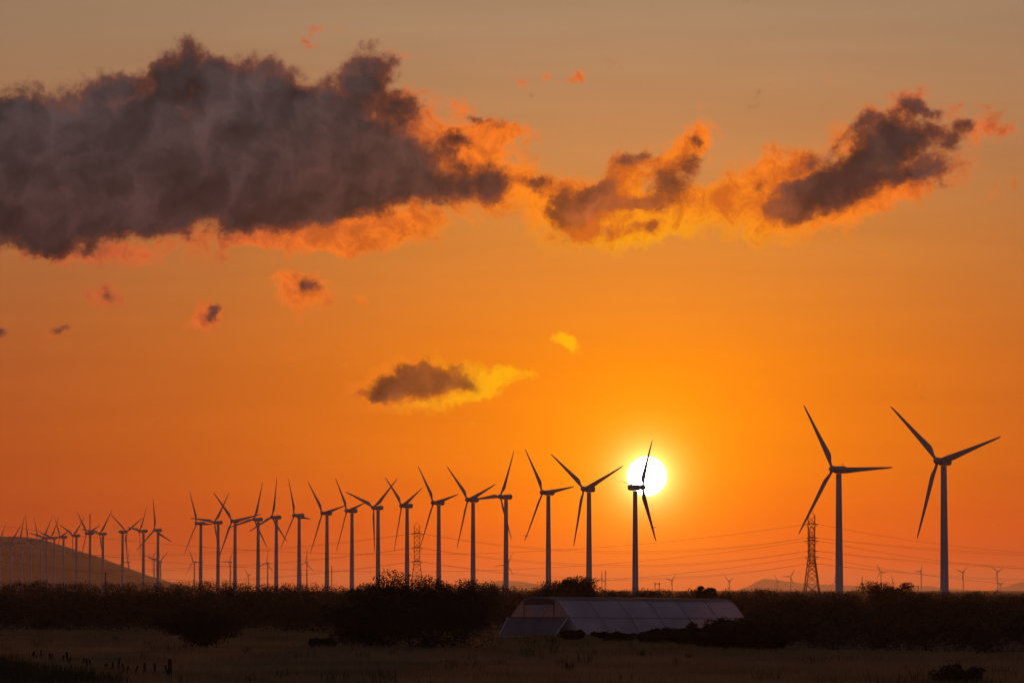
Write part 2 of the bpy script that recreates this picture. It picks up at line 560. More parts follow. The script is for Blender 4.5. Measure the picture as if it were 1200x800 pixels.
def make_tree(label, cat, loc, height, width, seed, density=1.0, leaf=0.16, stems=1, low=0.25, airy=0.5, group=None, name='tree'):
    rng = np.random.default_rng(seed)
    rnd = random.Random(seed)
    root = empty(name, loc, 0)
    bm = bmesh.new()
    tips = []
    for s in range(stems):
        ang0 = rnd.uniform(0, 6.28)
        lean = 0.12 if stems == 1 else 0.32
        p = Vector((rnd.uniform(-.08, .08) * stems, rnd.uniform(-.08, .08) * stems, -0.15)) if stems < 3 else Vector((rnd.uniform(-.3, .3) * width, rnd.uniform(-.25, .25) * width, -0.1))
        d = Vector((math.cos(ang0) * lean, math.sin(ang0) * lean, 1)).normalized()
        fork = height * rnd.uniform(low, low + .12)
        r0 = height * 0.028 / math.sqrt(stems)
        q = p + d * (fork * .55) + Vector((rnd.uniform(-.1, .1), rnd.uniform(-.1, .1), 0)) * height * .2
        e = p + d * fork
        tube(bm, [p, q, e], [r0 * 1.25, r0, r0 * .8], 7)
        nl = rnd.randint(4, 6) if stems < 3 else rnd.randint(3, 4)
        for k in range(nl):
            a = ang0 + k * 6.283 / nl + rnd.uniform(-.4, .4)
            out = width * .5 * rnd.uniform(.45, .85)
            up = (height - fork) * (rnd.uniform(.35, .92) if k < nl - 2 else rnd.uniform(-.1, .3))
            if stems >= 3:
                out *= .6
                up = (height - fork) * rnd.uniform(.1, 1.0)
            t1 = e + Vector((math.cos(a) * out * .5, math.sin(a) * out * .5, up * .6))
            t2 = e + Vector((math.cos(a) * out, math.sin(a) * out, up * rnd.uniform(.8, 1.0)))
            tube(bm, [e, t1, t2], [r0 * .55, r0 * .35, r0 * .16], 5)
            tips += [t2, t1.lerp(t2, .5)]
            for j in range(3):
                b = a + rnd.uniform(-1.2, 1.2)
                o2 = width * .5 * rnd.uniform(.15, .4)
                t3 = t1.lerp(t2, rnd.uniform(0, .8))
                t4 = t3 + Vector((math.cos(b) * o2, math.sin(b) * o2, (height - t3.z) * rnd.uniform(-.15, .75)))
                tube(bm, [t3, t3.lerp(t4, .5) + Vector((0, 0, .1)), t4], [r0 * .22, r0 * .15, r0 * .07], 4)
                tips.append(t4)
    link('trunk', mesh_bm('trunk', bm), M['bark'], root)
    pts = []
    for t in tips:
        rr = width * rnd.uniform(.09, .19)
        if height < width * .6:
            rr = min(rr, height * rnd.uniform(.14, .30))
        c = [t.x, t.y, min(t.z, height - rr * .45)]
        pts.append(clump_points(rng, c, (rr * 1.25, rr * 1.25, rr * .75), int(260 * density * rnd.uniform(.5, 1.4))))
    # a looser fill so that the crown hangs together
    nf = int(len(tips) * 110 * density * (1 - airy))
    if nf:
        d = rng.normal(size=(nf, 3))
        d /= np.linalg.norm(d, axis=1)[:, None]
        pts.append(np.array([0, 0, height * .5]) + d * (rng.uniform(0, 1, nf) ** .4)[:, None] * np.array([width * .42, width * .42, height * .42]))
    pts = np.concatenate(pts)
    pts = pts[pts[:, 2] > 0.05]
    v, f = leaf_quads(rng, pts, leaf)
    link('crown', mesh_np('crown', v, f), M['leaf'], root)
    return tag(root, label, cat, group)


def scrub_mass(name, spots, leaf, per, seed):
    """countless shrubs that read as one mass; spots: x, y, height, radius"""
    rng = np.random.default_rng(seed)
    pts, sizes = [], []
    for x, y, h, r in spots:
        nb = rng.integers(4, 8)
        for b in range(nb):
            a = rng.uniform(0, 6.283)
            o = r * rng.uniform(0, .75)
            zc = h * rng.uniform(.3, .82)
            rad = np.array([r * rng.uniform(.35, .6), r * rng.uniform(.35, .6), min(h - zc, h * rng.uniform(.18, .34))])
            pts.append(clump_points(rng, (x + math.cos(a) * o, y + math.sin(a) * o, zc), rad, per // nb))
        n = per // 4
        d = rng.normal(size=(n, 3))
        d /= np.linalg.norm(d, axis=1)[:, None]
        pts.append(np.array([x, y, h * .36]) + d * (rng.uniform(0, 1, n) ** .4)[:, None] * np.array([r * .95, r * .95, h * .36]))
    pts = np.concatenate(pts)
    v, f = leaf_quads(rng, pts, leaf)
    o = link(name, mesh_np(name, v, f), M['leaf'])
    o['kind'] = 'stuff'
    return o


SKYLINE = ([0, 40, 75, 110, 150, 175, 200, 250, 300, 350, 400, 430, 460, 520, 575, 600, 625, 650, 690, 705, 740, 800, 850, 900, 960, 1030, 1060, 1100, 1150, 1200],
           [677, 678, 676, 680, 677, 681, 678, 677, 680, 680, 683, 685, 684, 682, 681, 684, 685, 684, 686, 687, 686, 688, 688, 686, 689, 688, 689, 690, 690, 692])


def build_scrub():
    rng = np.random.default_rng(11)
    # the belt that makes the skyline, 470 to 900 m away
    spots = []
    for D in (470, 520, 575, 640, 720, 820, 940):
        half = D * 0.1228 * 1.18
        x = -half
        while x < half:
            px = 600 + x / D * F
            top = at(600, np.interp(px, *SKYLINE), D).z
            h = top * rng.uniform(.86, .985)
            if rng.random() < .06:
                h = top * rng.uniform(.99, 1.03)
            r = rng.uniform(1.6, 3.2)
            spots.append((x, D + rng.uniform(-22, 22), h, r))
            x += r * rng.uniform(.8, 1.25)
    a = scrub_mass('scrubland', spots, 0.22, 560, 21)
    a['label'] = 'dark mass of scrub along the skyline below the turbines'
    # nearer thickets: left behind the field, and right in front of the belt
    spots = []
    for D in np.arange(240, 470, 12.0):
        half = D * 0.1228 * 1.2
        x = -half
        while x < half:
            px = 600 + x / D * F
            front = np.interp(px, [-100, 190, 330, 560, 600, 870, 880, 905, 1000, 1300],
                              [384, 380, 376, 376, 405, 405, 330, 278, 258, 242])
            r = rng.uniform(1.2, 2.4)
            if D >= front:
                lim = 4.4 if px < 880 else 3.6
                h = rng.uniform(.55, 1.0) * lim * min(1.0, .7 + (D - front) / 140)
                if px > 575 and px < 890:
                    h *= .6
                spots.append((x, D + rng.uniform(-6, 6), h, r))
            x += r * rng.uniform(.85, 1.3)
    b = scrub_mass('thicket', spots, 0.22, 380, 22)
    b['label'] = 'low dark thicket bordering the dry field'


build_scrub()

TREES = [
    # px, base py, height, width, seed, density, stems, low, airy, label, cat, name
    (503, 764, 5.15, 7.8, 2, 1.7, 2, .16, .45, 'broad spreading tree with low ragged branches at the field edge', 'tree', 'tree'),
    (432, 762, 3.5, 5.4, 7, 1.3, 2, .14, .5, 'low wide tree with bare crooked boughs beside the broad spreading tree', 'tree', 'tree'),
    (468, 752, 4.7, 5.8, 17, 1.8, 2, .18, .15, 'dark tree filling the gap behind the two spreading trees', 'tree', 'tree'),
    (546, 749, 5.0, 6.0, 19, 1.6, 1, .2, .4, 'ragged tree between the broad spreading tree and the raised stand', 'tree', 'tree'),
    (246, 761, 2.7, 4.6, 9, .9, 4, .1, .8, 'rounded dark bush standing out alone in the dry field', 'bush', 'bush'),
    (215, 748, 2.3, 3.4, 31, .9, 3, .12, .6, 'thin twiggy bush just behind the rounded dark bush', 'bush', 'bush'),
    (376, 761, 0.75, 2.4, 12, .5, 5, .1, .95, 'small flat bush under the low wide tree', 'bush', 'bush'),
    (660, 719, 5.9, 9.0, 23, 2.2, 1, .3, .2, 'wide dome-crowned tree rising behind the greenhouse', 'tree', 'tree'),
    (1036, 723, 4.9, 7.5, 29, 1.0, 1, .45, .7, 'flat airy-crowned tree on the skyline between the two biggest turbines', 'tree', 'tree'),
    (828, 722, 4.9, 2.8, 33, 1.3, 1, .4, .4, 'small twin-topped tree on the skyline behind the greenhouse end', 'tree', 'tree'),
    (671, 752, 0.9, 2.0, 41, 1.0, 3, .1, .3, 'little bush at the corner of the greenhouse tarp', 'bush', 'bush'),
    (722, 753, 0.8, 2.6, 43, 1.1, 4, .1, .4, 'loose bush against the middle of the greenhouse side', 'bush', 'bush'),
    (768, 756, 1.15, 3.6, 47, 1.2, 4, .1, .35, 'bush with upright sprigs beside the greenhouse side', 'bush', 'bush'),
    (812, 759, 1.5, 4.2, 53, 1.3, 4, .1, .3, 'thick bush covering the foot of the greenhouse', 'bush', 'bush'),
    (853, 763, 2.2, 4.8, 59, 1.4, 4, .1, .3, 'tallest bush in front of the greenhouse far end', 'bush', 'bush'),
    (888, 765, 2.1, 4.4, 61, 1.4, 4, .1, .3, 'bush closing the gap between the greenhouse end and the thicket', 'bush', 'bush'),
    (1118, 804, .85, 2.3, 67, .2, 5, .1, .95, 'small thorny bush alone in the open dry grass', 'bush', 'bush'),
]
for px, py, h, wdt, seed, den, st, low, airy, lab, cat, nm in TREES:
    if nm == 'tree' and py < 730:
        D = 560.0 + (px % 40)
        h = {660: at(600, 676.5, D).z, 1036: at(600, 683.5, D).z, 828: at(600, 685.5, D).z}[px]
    else:
        D = ground_dist(py)
    make_tree(lab, cat, (across(px, D), D, 0.05), h, wdt, seed, den, 0.15 if D < 350 else 0.26, st, low, airy,
              'trees and bushes along the field', nm)


# ------------------------------------------------------------------ dry grass and weeds
def build_grass():
    rng = np.random.default_rng(3)
    n = 330000
    D = 158 + (410 - 158) * rng.random(n) ** 1.35
    x = D * 0.1228 * 1.15 * rng.uniform(-1, 1, n)
    # patchy heights
    ph = 0.5 + 0.25 * np.sin(x * .31 + D * .11) + 0.25 * np.sin(x * .13 - D * .07 + 1.7)
    h = (0.22 + 0.30 * rng.random(n)) * (0.7 + 0.6 * ph)
    px = 600 + x / D * F
    front = np.interp(px, [-100, 560, 880, 905, 1000, 1300], [412, 400, 400, 290, 268, 250])
    ok = D < front
    x, D, h = x[ok], D[ok], h[ok]
    n = len(x)
    a = rng.uniform(0, 6.283, n)
    w = rng.uniform(.014, .03, n)
    lean = rng.normal(0, .14, (n, 2)) + np.array([.07, 0])
    z0 = 0.0
    v = np.stack([np.stack([x - np.cos(a) * w, D - np.sin(a) * w, np.full(n, z0)], 1),
                  np.stack([x + np.cos(a) * w, D + np.sin(a) * w, np.full(n, z0)], 1),
                  np.stack([x + lean[:, 0], D + lean[:, 1], h], 1)], 1).reshape(-1, 3)
    o = link('dry_grass', mesh_np('dry_grass', v, np.arange(3 * n).reshape(n, 3)), M['grass'])
    o['kind'] = 'stuff'
    o['label'] = 'tall dry grass covering the field'
    # darker green weeds in the near left corner
    n = 26000
    x = rng.uniform(-26, -12, n)
    D = rng.uniform(165, 236, n)
    px = 600 + x / D * F
    py = 690 + CAM_H / D * F
    ok = (py - 12 > 772 + np.clip(px, -60, 400) * .17) & (px < 185)
    x, D = x[ok], D[ok]
    n = len(x)
    h = .45 + .55 * rng.random(n)
    a = rng.uniform(0, 6.283, n)
    w = rng.uniform(.02, .045, n)
    lean = rng.normal(0, .12, (n, 2))
    v = np.stack([np.stack([x - np.cos(a) * w, D - np.sin(a) * w, np.zeros(n)], 1),
                  np.stack([x + np.cos(a) * w, D + np.sin(a) * w, np.zeros(n)], 1),
                  np.stack([x + lean[:, 0], D + lean[:, 1], h], 1)], 1).reshape(-1, 3)
    o = link('weeds', mesh_np('weeds', v, np.arange(3 * n).reshape(n, 3)), M['weed'])
    o['kind'] = 'stuff'
    o['label'] = 'dark green weeds along the post fence'


build_grass()


def build_stalks():
    rng = np.random.default_rng(77)
    out = []
    for c in range(240):
        D = 160 + 225 * rng.random() ** 1.2
        x = D * .1228 * 1.1 * rng.uniform(-1, 1)
        px = 600 + x / D * F
        if D > np.interp(px, [-100, 560, 880, 905, 1000, 1300], [372, 335, 335, 285, 262, 245]):
            continue
        k = rng.integers(8, 40)
        r = rng.uniform(.1, .55)
        h0 = rng.uniform(.35, .85)
        bx, by = x + rng.normal(0, r, k), D + rng.normal(0, r, k)
        h = h0 * rng.uniform(.6, 1.15, k)
        a = rng.uniform(0, 6.283, k)
        w = rng.uniform(.015, .04, k)
        le = rng.normal(0, .22, (k, 2)) * h[:, None]
        out.append(np.stack([np.stack([bx - np.cos(a) * w, by - np.sin(a) * w, np.zeros(k)], 1),
                             np.stack([bx + np.cos(a) * w, by + np.sin(a) * w, np.zeros(k)], 1),
                             np.stack([bx + le[:, 0], by + le[:, 1], h], 1)], 1).reshape(-1, 3))
    v = np.concatenate(out)
    o = link('field_weeds', mesh_np('field_weeds', v, np.arange(len(v)).reshape(-1, 3)), M['weed'])
    o['kind'] = 'stuff'
    o['label'] = 'scattered dark weeds growing in the dry grass'


build_stalks()


def build_fence():
    rnd = random.Random(8)
    A, B = Vector((-27.5, 240, 0)), Vector((-15.2, 186, 0))
    root = empty('fence', A)
    n = 26
    tops = []
    for i in range(n):
        p = A.lerp(B, i / (n - 1)) + Vector((rnd.uniform(-.3, .3), rnd.uniform(-.8, .8), 0)) * (0 < i < n - 1)
        h = rnd.uniform(.4, .75) if i < n - 1 else 1.0
        bm = bmesh.new()
        r = rnd.uniform(.045, .075) if i < n - 1 else .1
        tube(bm, [(0, 0, -.2), (rnd.uniform(-.05, .05), 0, h * .5), (rnd.uniform(-.06, .06), rnd.uniform(-.06, .06), h)], [r * 1.1, r, r * .85], 7)
        o = link('post', mesh_bm('post', bm), M['bark'], root)
        o.location = p - A
        tops.append(p - A)
    for z in (.35, .65, .95):
        bm = bmesh.new()
        tube(bm, [t + Vector((0.05, -.05, z)) for t in tops], .008, 4)
        link('strand', mesh_bm('strand', bm), M['wire'], root)
    tag(root, 'rough wooden post and wire fence in the dark weeds', 'fence')


build_fence()


# ------------------------------------------------------------------ greenhouse
def build_greenhouse():
    th = math.radians(34)
    D = 350.0
    org = Vector((across(632, D), D, 0.0))
    root = empty('greenhouse', org)
    root.rotation_euler = (0, 0, 0)
    wdir = Vector((math.cos(th), -math.sin(th), 0))         # across the end, towards the near side
    adir = Vector((math.sin(th), math.cos(th), 0))          # along the tunnel
    up = Vector((0, 0, 1))
    HW, L, H = 4.1, 28.6, 3.42
    prof = [(-1, 0), (-.94, .13), (-.86, .28), (-.77, .43), (-.67, .58), (-.56, .74), (-.46, .87), (-.38, .94), (-.27, .98), (-.13, .996), (0, 1.0)]
    prof = prof + [(-s, z) for s, z in prof[-2::-1]]

    def P(s, z, t, lift=0.0):                              # tunnel coordinates: s -1..1 across, z metres, t metres along
        return wdir * (s * (HW + lift)) + up * (z + (lift if z > .3 else 0) - t * 0.0075) + adir * t

    def sheet(name, pts, thick, mat, parent=root):
        """thin solid panel from a polygon"""
        bm = bmesh.new()
        a, b, c = pts[0], pts[1], pts[2]
        nrm = (b - a).cross(c - a).normalized() * thick
        f0 = [bm.verts.new(p) for p in pts]
        f1 = [bm.verts.new(p + nrm) for p in pts]
        bm.faces.new(f0[::-1])
        bm.faces.new(f1)
        for i in range(len(pts)):
            j = (i + 1) % len(pts)
            bm.faces.new((f0[i], f0[j], f1[j], f1[i]))
        return link(name, mesh_bm(name, bm), mat, parent)

    nb = 6
    rnd = random.Random(4)
    for b in range(nb):                                    # film panels between the hoops
        t0, t1 = b * L / nb + .03, (b + 1) * L / nb - .03
        v, f = [], []
        kt = 6
        for i in range(kt + 1):
            t = t0 + (t1 - t0) * i / kt
            sag = -0.05 * math.sin(math.pi * i / kt)
            for s, z in prof:
                q = P(s, z * H, t, sag)
                v.append(q + Vector((0, 0, rnd.uniform(-.008, .008))))
        k = len(prof)
        for i in range(kt):
            for j in range(k - 1):
                f.append((i * k + j, i * k + j + 1, (i + 1) * k + j + 1, (i + 1) * k + j))
        o = link('film_panel', mesh_np('film_panel', v, f), M['film'], root)
        for p in o.data.polygons:
            p.use_smooth = True
    for b in range(nb + 1):                                # hoops
        bm = bmesh.new()
        tube(bm, [P(s, z * H, b * L / nb, .025) for s, z in prof], .022, 6)
        link('hoop', mesh_bm('hoop', bm, True), M['pipe'], root)
    for s, z in ((.72, .50), (-.72, .50), (.39, .935), (-.39, .935)):
        bm = bmesh.new()
        tube(bm, [P(s, z * H, 0, .03), P(s, z * H, L, .03)], .022, 5)
        link('rail', mesh_bm('rail', bm), M['pipe'], root)
    # ridge strip and the side skirt board
    v, f = [], []
    top = [(-.38, .94), (-.27, .98), (-.13, .996), (0, 1.0), (.13, .996), (.27, .98), (.37, .945)]
    for t in (0.02, L - .02):
        for s, z in top:
            v.append(P(s, z * H, t, .06))
    k = len(top)
    for j in range(k - 1):
        f.append((j, j + 1, k + j + 1, k + j))
    link('ridge_sheet', mesh_np('ridge_sheet', v, f), M['film_clear'], root)
    sheet('skirt', [P(1.012, .02, .1), P(1.012, .02, L - .1), P(.985, .34, L - .1), P(.985, .34, .1)], .02, M['tarp'])
    # end wall facing the field: clear top light, hanging corner of film, open dark mouth, cross bar
    e = -0.05
    sheet('top_light', [P(-.385, 3.15, e), P(-.37, 2.80, e), (P(.36, 2.80, e)), P(.385, 3.15, e), P(.2, 3.32, e), P(-.2, 3.32, e)], .015, M['film_clear'])
    sheet('hanging_film', [P(-.26, 2.78, e - .04), P(-.05, 1.86, e - .10), P(.21, 2.78, e - .04)], .015, M['film'])
    bm = bmesh.new()
    tube(bm, [P(-.76, 1.73, e), P(.76, 1.73, e)], .05, 6)
    link('cross_bar', mesh_bm('cross_bar', bm), M['wood'], root)
    for s in (-.37, .36):
        bm = bmesh.new()
        tube(bm, [P(s, 0, e + .02), P(s, 3.2, e + .02)], .045, 6)
        link('door_post', mesh_bm('door_post', bm), M['wood'], root)
    # lower near corner of the end wall
    sheet('corner_film', [P(.36, .02, e), P(.98, .02, e), P(.74, 1.70, e), P(.36, 1.70, e)], .015, M['film'])
    sheet('far_corner_film', [P(-.98, .02, e), P(-.40, .02, e), P(-.40, 1.70, e), P(-.74, 1.70, e)], .015, M['film'])
    # tarp stretched from the cross bar out to the ground, with pale edge boards
    o1 = -1.95
    tarp = sheet('tarp', [P(-.735, 1.70, e - .08), P(-.66, .22, o1), P(.64, .22, o1), P(.70, 1.70, e - .08)], .02, M['tarp'])
    for s0, s1 in ((-.755, -.675), (.72, .66)):
        bm = bmesh.new()
        a, b = P(s0, 1.72, e - .12), P(s1, .10, o1 - .04)
        tube(bm, [a, b], .085, 5)
        link('edge_board', mesh_bm('edge_board', bm), M['white'], tarp)
    sheet('ground_sheet', [P(-.68, .02, o1 - .1), P(.08, .02, o1 - .1), P(.05, .25, o1 - .02), P(-.66, .25, o1 - .02)], .02, M['white'], tarp)
    tag(root, 'long arched greenhouse tunnel of pale plastic film beside the field', 'greenhouse')


build_greenhouse()


def build_stand():
    D = ground_dist(745.5)
    root = empty('raised_stand', (across(568.5, D), D, 0))
    hw, hd = .46, .4
    for sx, sy in ((-1, -1), (1, -1), (1, 1), (-1, 1)):
        bm = bmesh.new()
        box(bm, (sx * hw - .05, sy * hd - .05, -.1), (sx * hw + .05, sy * hd + .05, .82))
        link('leg', mesh_bm('leg', bm), M['wood'], root)
    bm = bmesh.new()
    box(bm, (-hw - .2, -hd - .12, .825), (hw + .2, hd + .12, .90))
    link('platform', mesh_bm('platform', bm), M['wood'], root)
    for sx in (-1, 1):
        bm = bmesh.new()
        box(bm, (sx * hw - .04, -hd - .06, .905), (sx * hw + .04, -hd + .02, 1.65))
        link('upright', mesh_bm('upright', bm), M['wood'], root)
    tag(root, 'small wooden stand on four legs beside the greenhouse', 'stand')
    # drum lying on the stand
    bm = bmesh.new()
    tube(bm, [(-.52, 0, 0), (-.5, 0, 0), (-.17, 0, 0), (-.15, 0, 0), (.15, 0, 0), (.17, 0, 0), (.5, 0, 0), (.52, 0, 0)],
         [.27, .29, .29, .31, .31, .29, .29, .27], 18)
    o = link('drum', mesh_bm('drum', bm, True), M['drum'])
    o.location = (across(568.5, D), D + .05, .905 + .31)
    tag(o, 'dark drum lying on the small wooden stand', 'drum')


build_stand()


# ------------------------------------------------------------------ wind turbines
BLADE = 26.0


def blade_mesh():
    # span along +Z, chord along X (rotor plane), thickness along Y; leading edge nearly straight, trailing bulge near the root
    st = [(0.5, .95, .90, 0), (1.6, .92, .86, 0), (2.6, 1.15, .70, 6), (4.0, 1.75, .50, 12), (5.4, 2.12, .40, 13), (7.0, 2.0, .33, 11),
          (10, 1.70, .26, 8), (14, 1.35, .20, 5), (18, 1.05, .15, 3), (22, .78, .11, 1), (24.6, .55, .075, 0), (25.7, .34, .05, 0), (26.0, .12, .03, 0)]
    k = 12
    v, f = [], []
    for z, c, t, tw in st:
        lead = -0.48 - 0.10 * min(1.0, z / 5.0) + 0.40 * (z / 26.0)
        a = math.radians(tw)
        bend = -0.9 * (z / 26.0) ** 2
        for i in range(k):
            th = 2 * math.pi * i / k
            sx = 0.5 - 0.5 * math.cos(th)
            thick = t * .5 * math.sin(th) * (1.0 if z < 2 else (1.25 - .9 * sx))
            x, y = lead + c * sx, thick
            v.append((x * math.cos(a) - y * math.sin(a), x * math.sin(a) + y * math.cos(a) + bend, z))
    for j in range(len(st) - 1):
        for i in range(k):
            f.append((j * k + i, j * k + (i + 1) % k, (j + 1) * k + (i + 1) % k, (j + 1) * k + i))
    me = mesh_np('blade', v, f)
    for p in me.polygons:
        p.use_smooth = True
    me.materials.append(M['blade'])
    return me


def tower_mesh(h):
    bm = bmesh.new()
    zs = [-1.5, 0, .25, .3, h * .33, h * .33 + .12, h * .66, h * .66 + .12, h - 1.45]
    rs = [1.75, 1.75, 1.75, 1.42, 1.26, 1.26, 1.1, 1.1, .95]
    tube(bm, [(0, 0, z) for z in zs], rs, 24)
    me = mesh_bm('tower', bm)
    for p in me.polygons:
        p.use_smooth = abs(p.normal.z) < .5
    me.materials.append(M['tower'])
    return me


def nacelle_mesh():
    # front towards -Y, tower axis at the origin, hub height at z = 0
    bm = bmesh.new()
    secs = [(-2.35, .72, -.75, .72), (-1.9, 1.0, -1.05, .98), (-.5, 1.2, -1.35, 1.2), (1.0, 1.2, -1.35, 1.25), (2.5, 1.15, -1.25, 1.22), (3.1, .98, -.85, 1.1), (3.3, .8, -.6, .9)]
    rings = []
    for y, w, z0, z1 in secs:
        c = .28
        pts = [(-w + c, z0), (w - c, z0), (w, z0 + c), (w, z1 - c), (w - c, z1), (-w + c, z1), (-w, z1 - c), (-w, z0 + c)]
        rings.append([bm.verts.new((x, y, z)) for x, z in pts])
    for a, b in zip(rings, rings[1:]):
        for i in range(8):
            bm.faces.new((a[i], a[(i + 1) % 8], b[(i + 1) % 8], b[i]))
    bm.faces.new(rings[0][::-1])
    bm.faces.new(rings[-1])
    bmesh.ops.recalc_face_normals(bm, faces=bm.faces)
    me = mesh_bm('nacelle', bm)
    me.materials.append(M['nacelle'])
    return me


def hub_mesh():
    bm = bmesh.new()
    tube(bm, [(0, y, 0) for y in (-1.55, -1.45, -1.15, -.6, 0, .7, 1.1)], [.12, .5, .85, 1.1, 1.18, 1.1, .8], 18)
    me = mesh_bm('hub', bm, True)
    me.materials.append(M['nacelle'])
    return me


def mast_mesh():
    bm = bmesh.new()
    tube(bm, [(-.35, 2.2, 1.1), (-.35, 2.2, 2.3)], .05, 5)
    tube(bm, [(.35, 2.2, 1.1), (.35, 2.2, 2.1)], .05, 5)
    tube(bm, [(-.5, 2.2, 2.05), (.5, 2.2, 2.05)], .035, 5)
    me = mesh_bm('wind_vane_mast', bm)
    me.materials.append(M['dark'])
    return me


BL, NA, HU, MA = blade_mesh(), nacelle_mesh(), hub_mesh(), mast_mesh()
TOWERS = {}


def turbine(px, hub_py, phase, yaw, hub_h, label, group, D=None, z0=0.0, pitch=0):
    if D is None:
        a, b, c = ray(px, hub_py)
        D = (hub_h - CAM_H) * b / c
    root = empty('wind_turbine', (across(px, D), D, z0), math.radians(-yaw))
    if hub_h not in TOWERS:
        TOWERS[hub_h] = tower_mesh(hub_h)
    link('tower', TOWERS[hub_h], None, root)
    n = link('nacelle', NA, None, root)
    n.location = (0, 0, hub_h)
    link('wind_vane_mast', MA, None, n)
    h = link('hub', HU, None, root)
    h.location = (0, -3.5, hub_h + .12)
    tilt = math.radians(-4)
    for k in range(3):
        b = link('blade', BL, None, root)
        b.location = (0, -3.5, hub_h + .12)
        if D > 9000:
            b.scale = (1.6, 1.6, 1.0)            # the far wind farm uses broader blades
        # phase is measured anticlockwise from the horizontal as seen from in front
        b.rotation_euler = (Matrix.Rotation(tilt, 4, 'X') @ Matrix.Rotation(math.radians(90 - phase - 120 * k), 4, 'Y') @ Matrix.Rotation(math.radians(pitch), 4, 'Z')).to_euler()
    tag(root, label, 'wind turbine', group)
    return root


ORD = ['', 'first', 'second', 'third', 'fourth', 'fifth', 'sixth', 'seventh', 'eighth', 'ninth', 'tenth', 'eleventh', 'twelfth', 'thirteenth',
       'fourteenth', 'fifteenth', 'sixteenth', 'seventeenth', 'eighteenth', 'nineteenth', 'twentieth', 'twenty-first', 'twenty-second',
       'twenty-third', 'twenty-fourth', 'twenty-fifth', 'twenty-sixth', 'twenty-seventh', 'twenty-eighth', 'twenty-ninth', 'thirtieth']
ROWG = 'wind turbines of the long row'
turbine(982.2, 550.0, 0, 41, 45.3, 'big white wind turbine with its low blade in front of the lattice pylon', ROWG)
turbine(1105.0, 540.4, 16, 41, 45.3, 'biggest white wind turbine, wide Y-shaped rotor, beyond the pylon', ROWG)
turbine(744.0, 571.0, 57, -66, 48.5, 'wind turbine standing right in front of the setting sun', ROWG, pitch=75)
row = [
    (690.0, 573.0, 22, 44), (642.5, 577.0, 5, 53), (593.0, 582.0, 63, 57), (554.5, 585.5, 17, 53), (514.4, 589.0, 9, 56),
    (477.4, 592.5, 21, 60), (443.5, 594.8, 39, 47), (413.0, 598.4, 10, 61), (383.8, 601.2, 10, 52), (351.3, 603.8, 114, 61),
    (324.6, 606.0, 81, 52), (303.4, 608.4, 72, 49), (276.4, 610.4, 10, 33), (256.6, 612.0, 53, 47), (236.4, 613.0, 118, 57),
    (186.4, 621.0, 98, 47), (169.4, 622.0, 53, 64), (145.0, 623.0, 27, -60), (122.0, 625.3, 51, 47), (107.0, 624.8, 15, 56),
    (91.0, 627.4, 38, 55), (76.0, 629.0, 13, 64), (65.0, 630.0, 48, 59), (56.0, 630.0, 50, 55), (49.5, 632.6, 116, 61),
    (37.3, 632.6, 104, 57), (27.0, 635.0, 74, 44), (15.4, 637.0, 54, 31), (2.0, 638.0, 62, 41)]
for i, (px, hy, ph, yaw) in enumerate(row):
    turbine(px, hy, ph, yaw, 48.5 if i == 0 else 50.5,
            'white wind turbine, %s in the row from the one before the sun' % ORD[i + 1], ROWG)

far = [
    (152.0, 658.0, 75, 47), (182.0, 654.5, 48, 60), (189.5, 658.0, 45, 30), (229.0, 658.0, 118, 35), (271.0, 658.4, 59, 49),
    (314.6, 659.4, 81, 41), (360.4, 659.0, 83, 37), (595.4, 661.6, 66, 22), (292.4, 673.6, 12, 57), (354.0, 673.6, 59, 60),
    (705.0, 678.0, 86, 31), (787.0, 680.0, 44, 42), (854.2, 680.7, 23, 55), (910.5, 681.0, 1, 62), (925.4, 675.5, 60, 15),
    (978.0, 682.0, 90, 52), (1031.0, 670.0, 0, 50), (1078.0, 669.4, 62, 60), (1127.0, 670.6, 41, 49), (1167.3, 669.4, 25, 42),
    (1171.0, 685.0, 33, 56), (1045.5, 682.0, 107, 62)]
far.sort()
count = {True: 0, False: 0}
for px, hy, ph, yaw in far:
    D = 4000.0                                   # the distance at which its foot meets the terrain
    while D < 13900:
        z = at(px, hy, D).z - 50.5
        if z >= ground_z(D):
            break
        D += 10
    near = hy < 665                              # second rank, or the far horizon
    count[near] += 1
    turbine(px, hy, ph, yaw, 50.5,
            ('small distant wind turbine behind the long row, %s counted from the hill' if near else
             'tiny hazy wind turbine on the far horizon, %s counted from the hill') % ORD[count[near]],
            'distant wind turbines behind the row' if near else 'tiny wind turbines on the far horizon', D, ground_z(D) if not near else 0.0)


# ------------------------------------------------------------------ lattice pylons and wires
ARMS = (38.5, 29.8, 21.4)                        # heights of the cross-arms


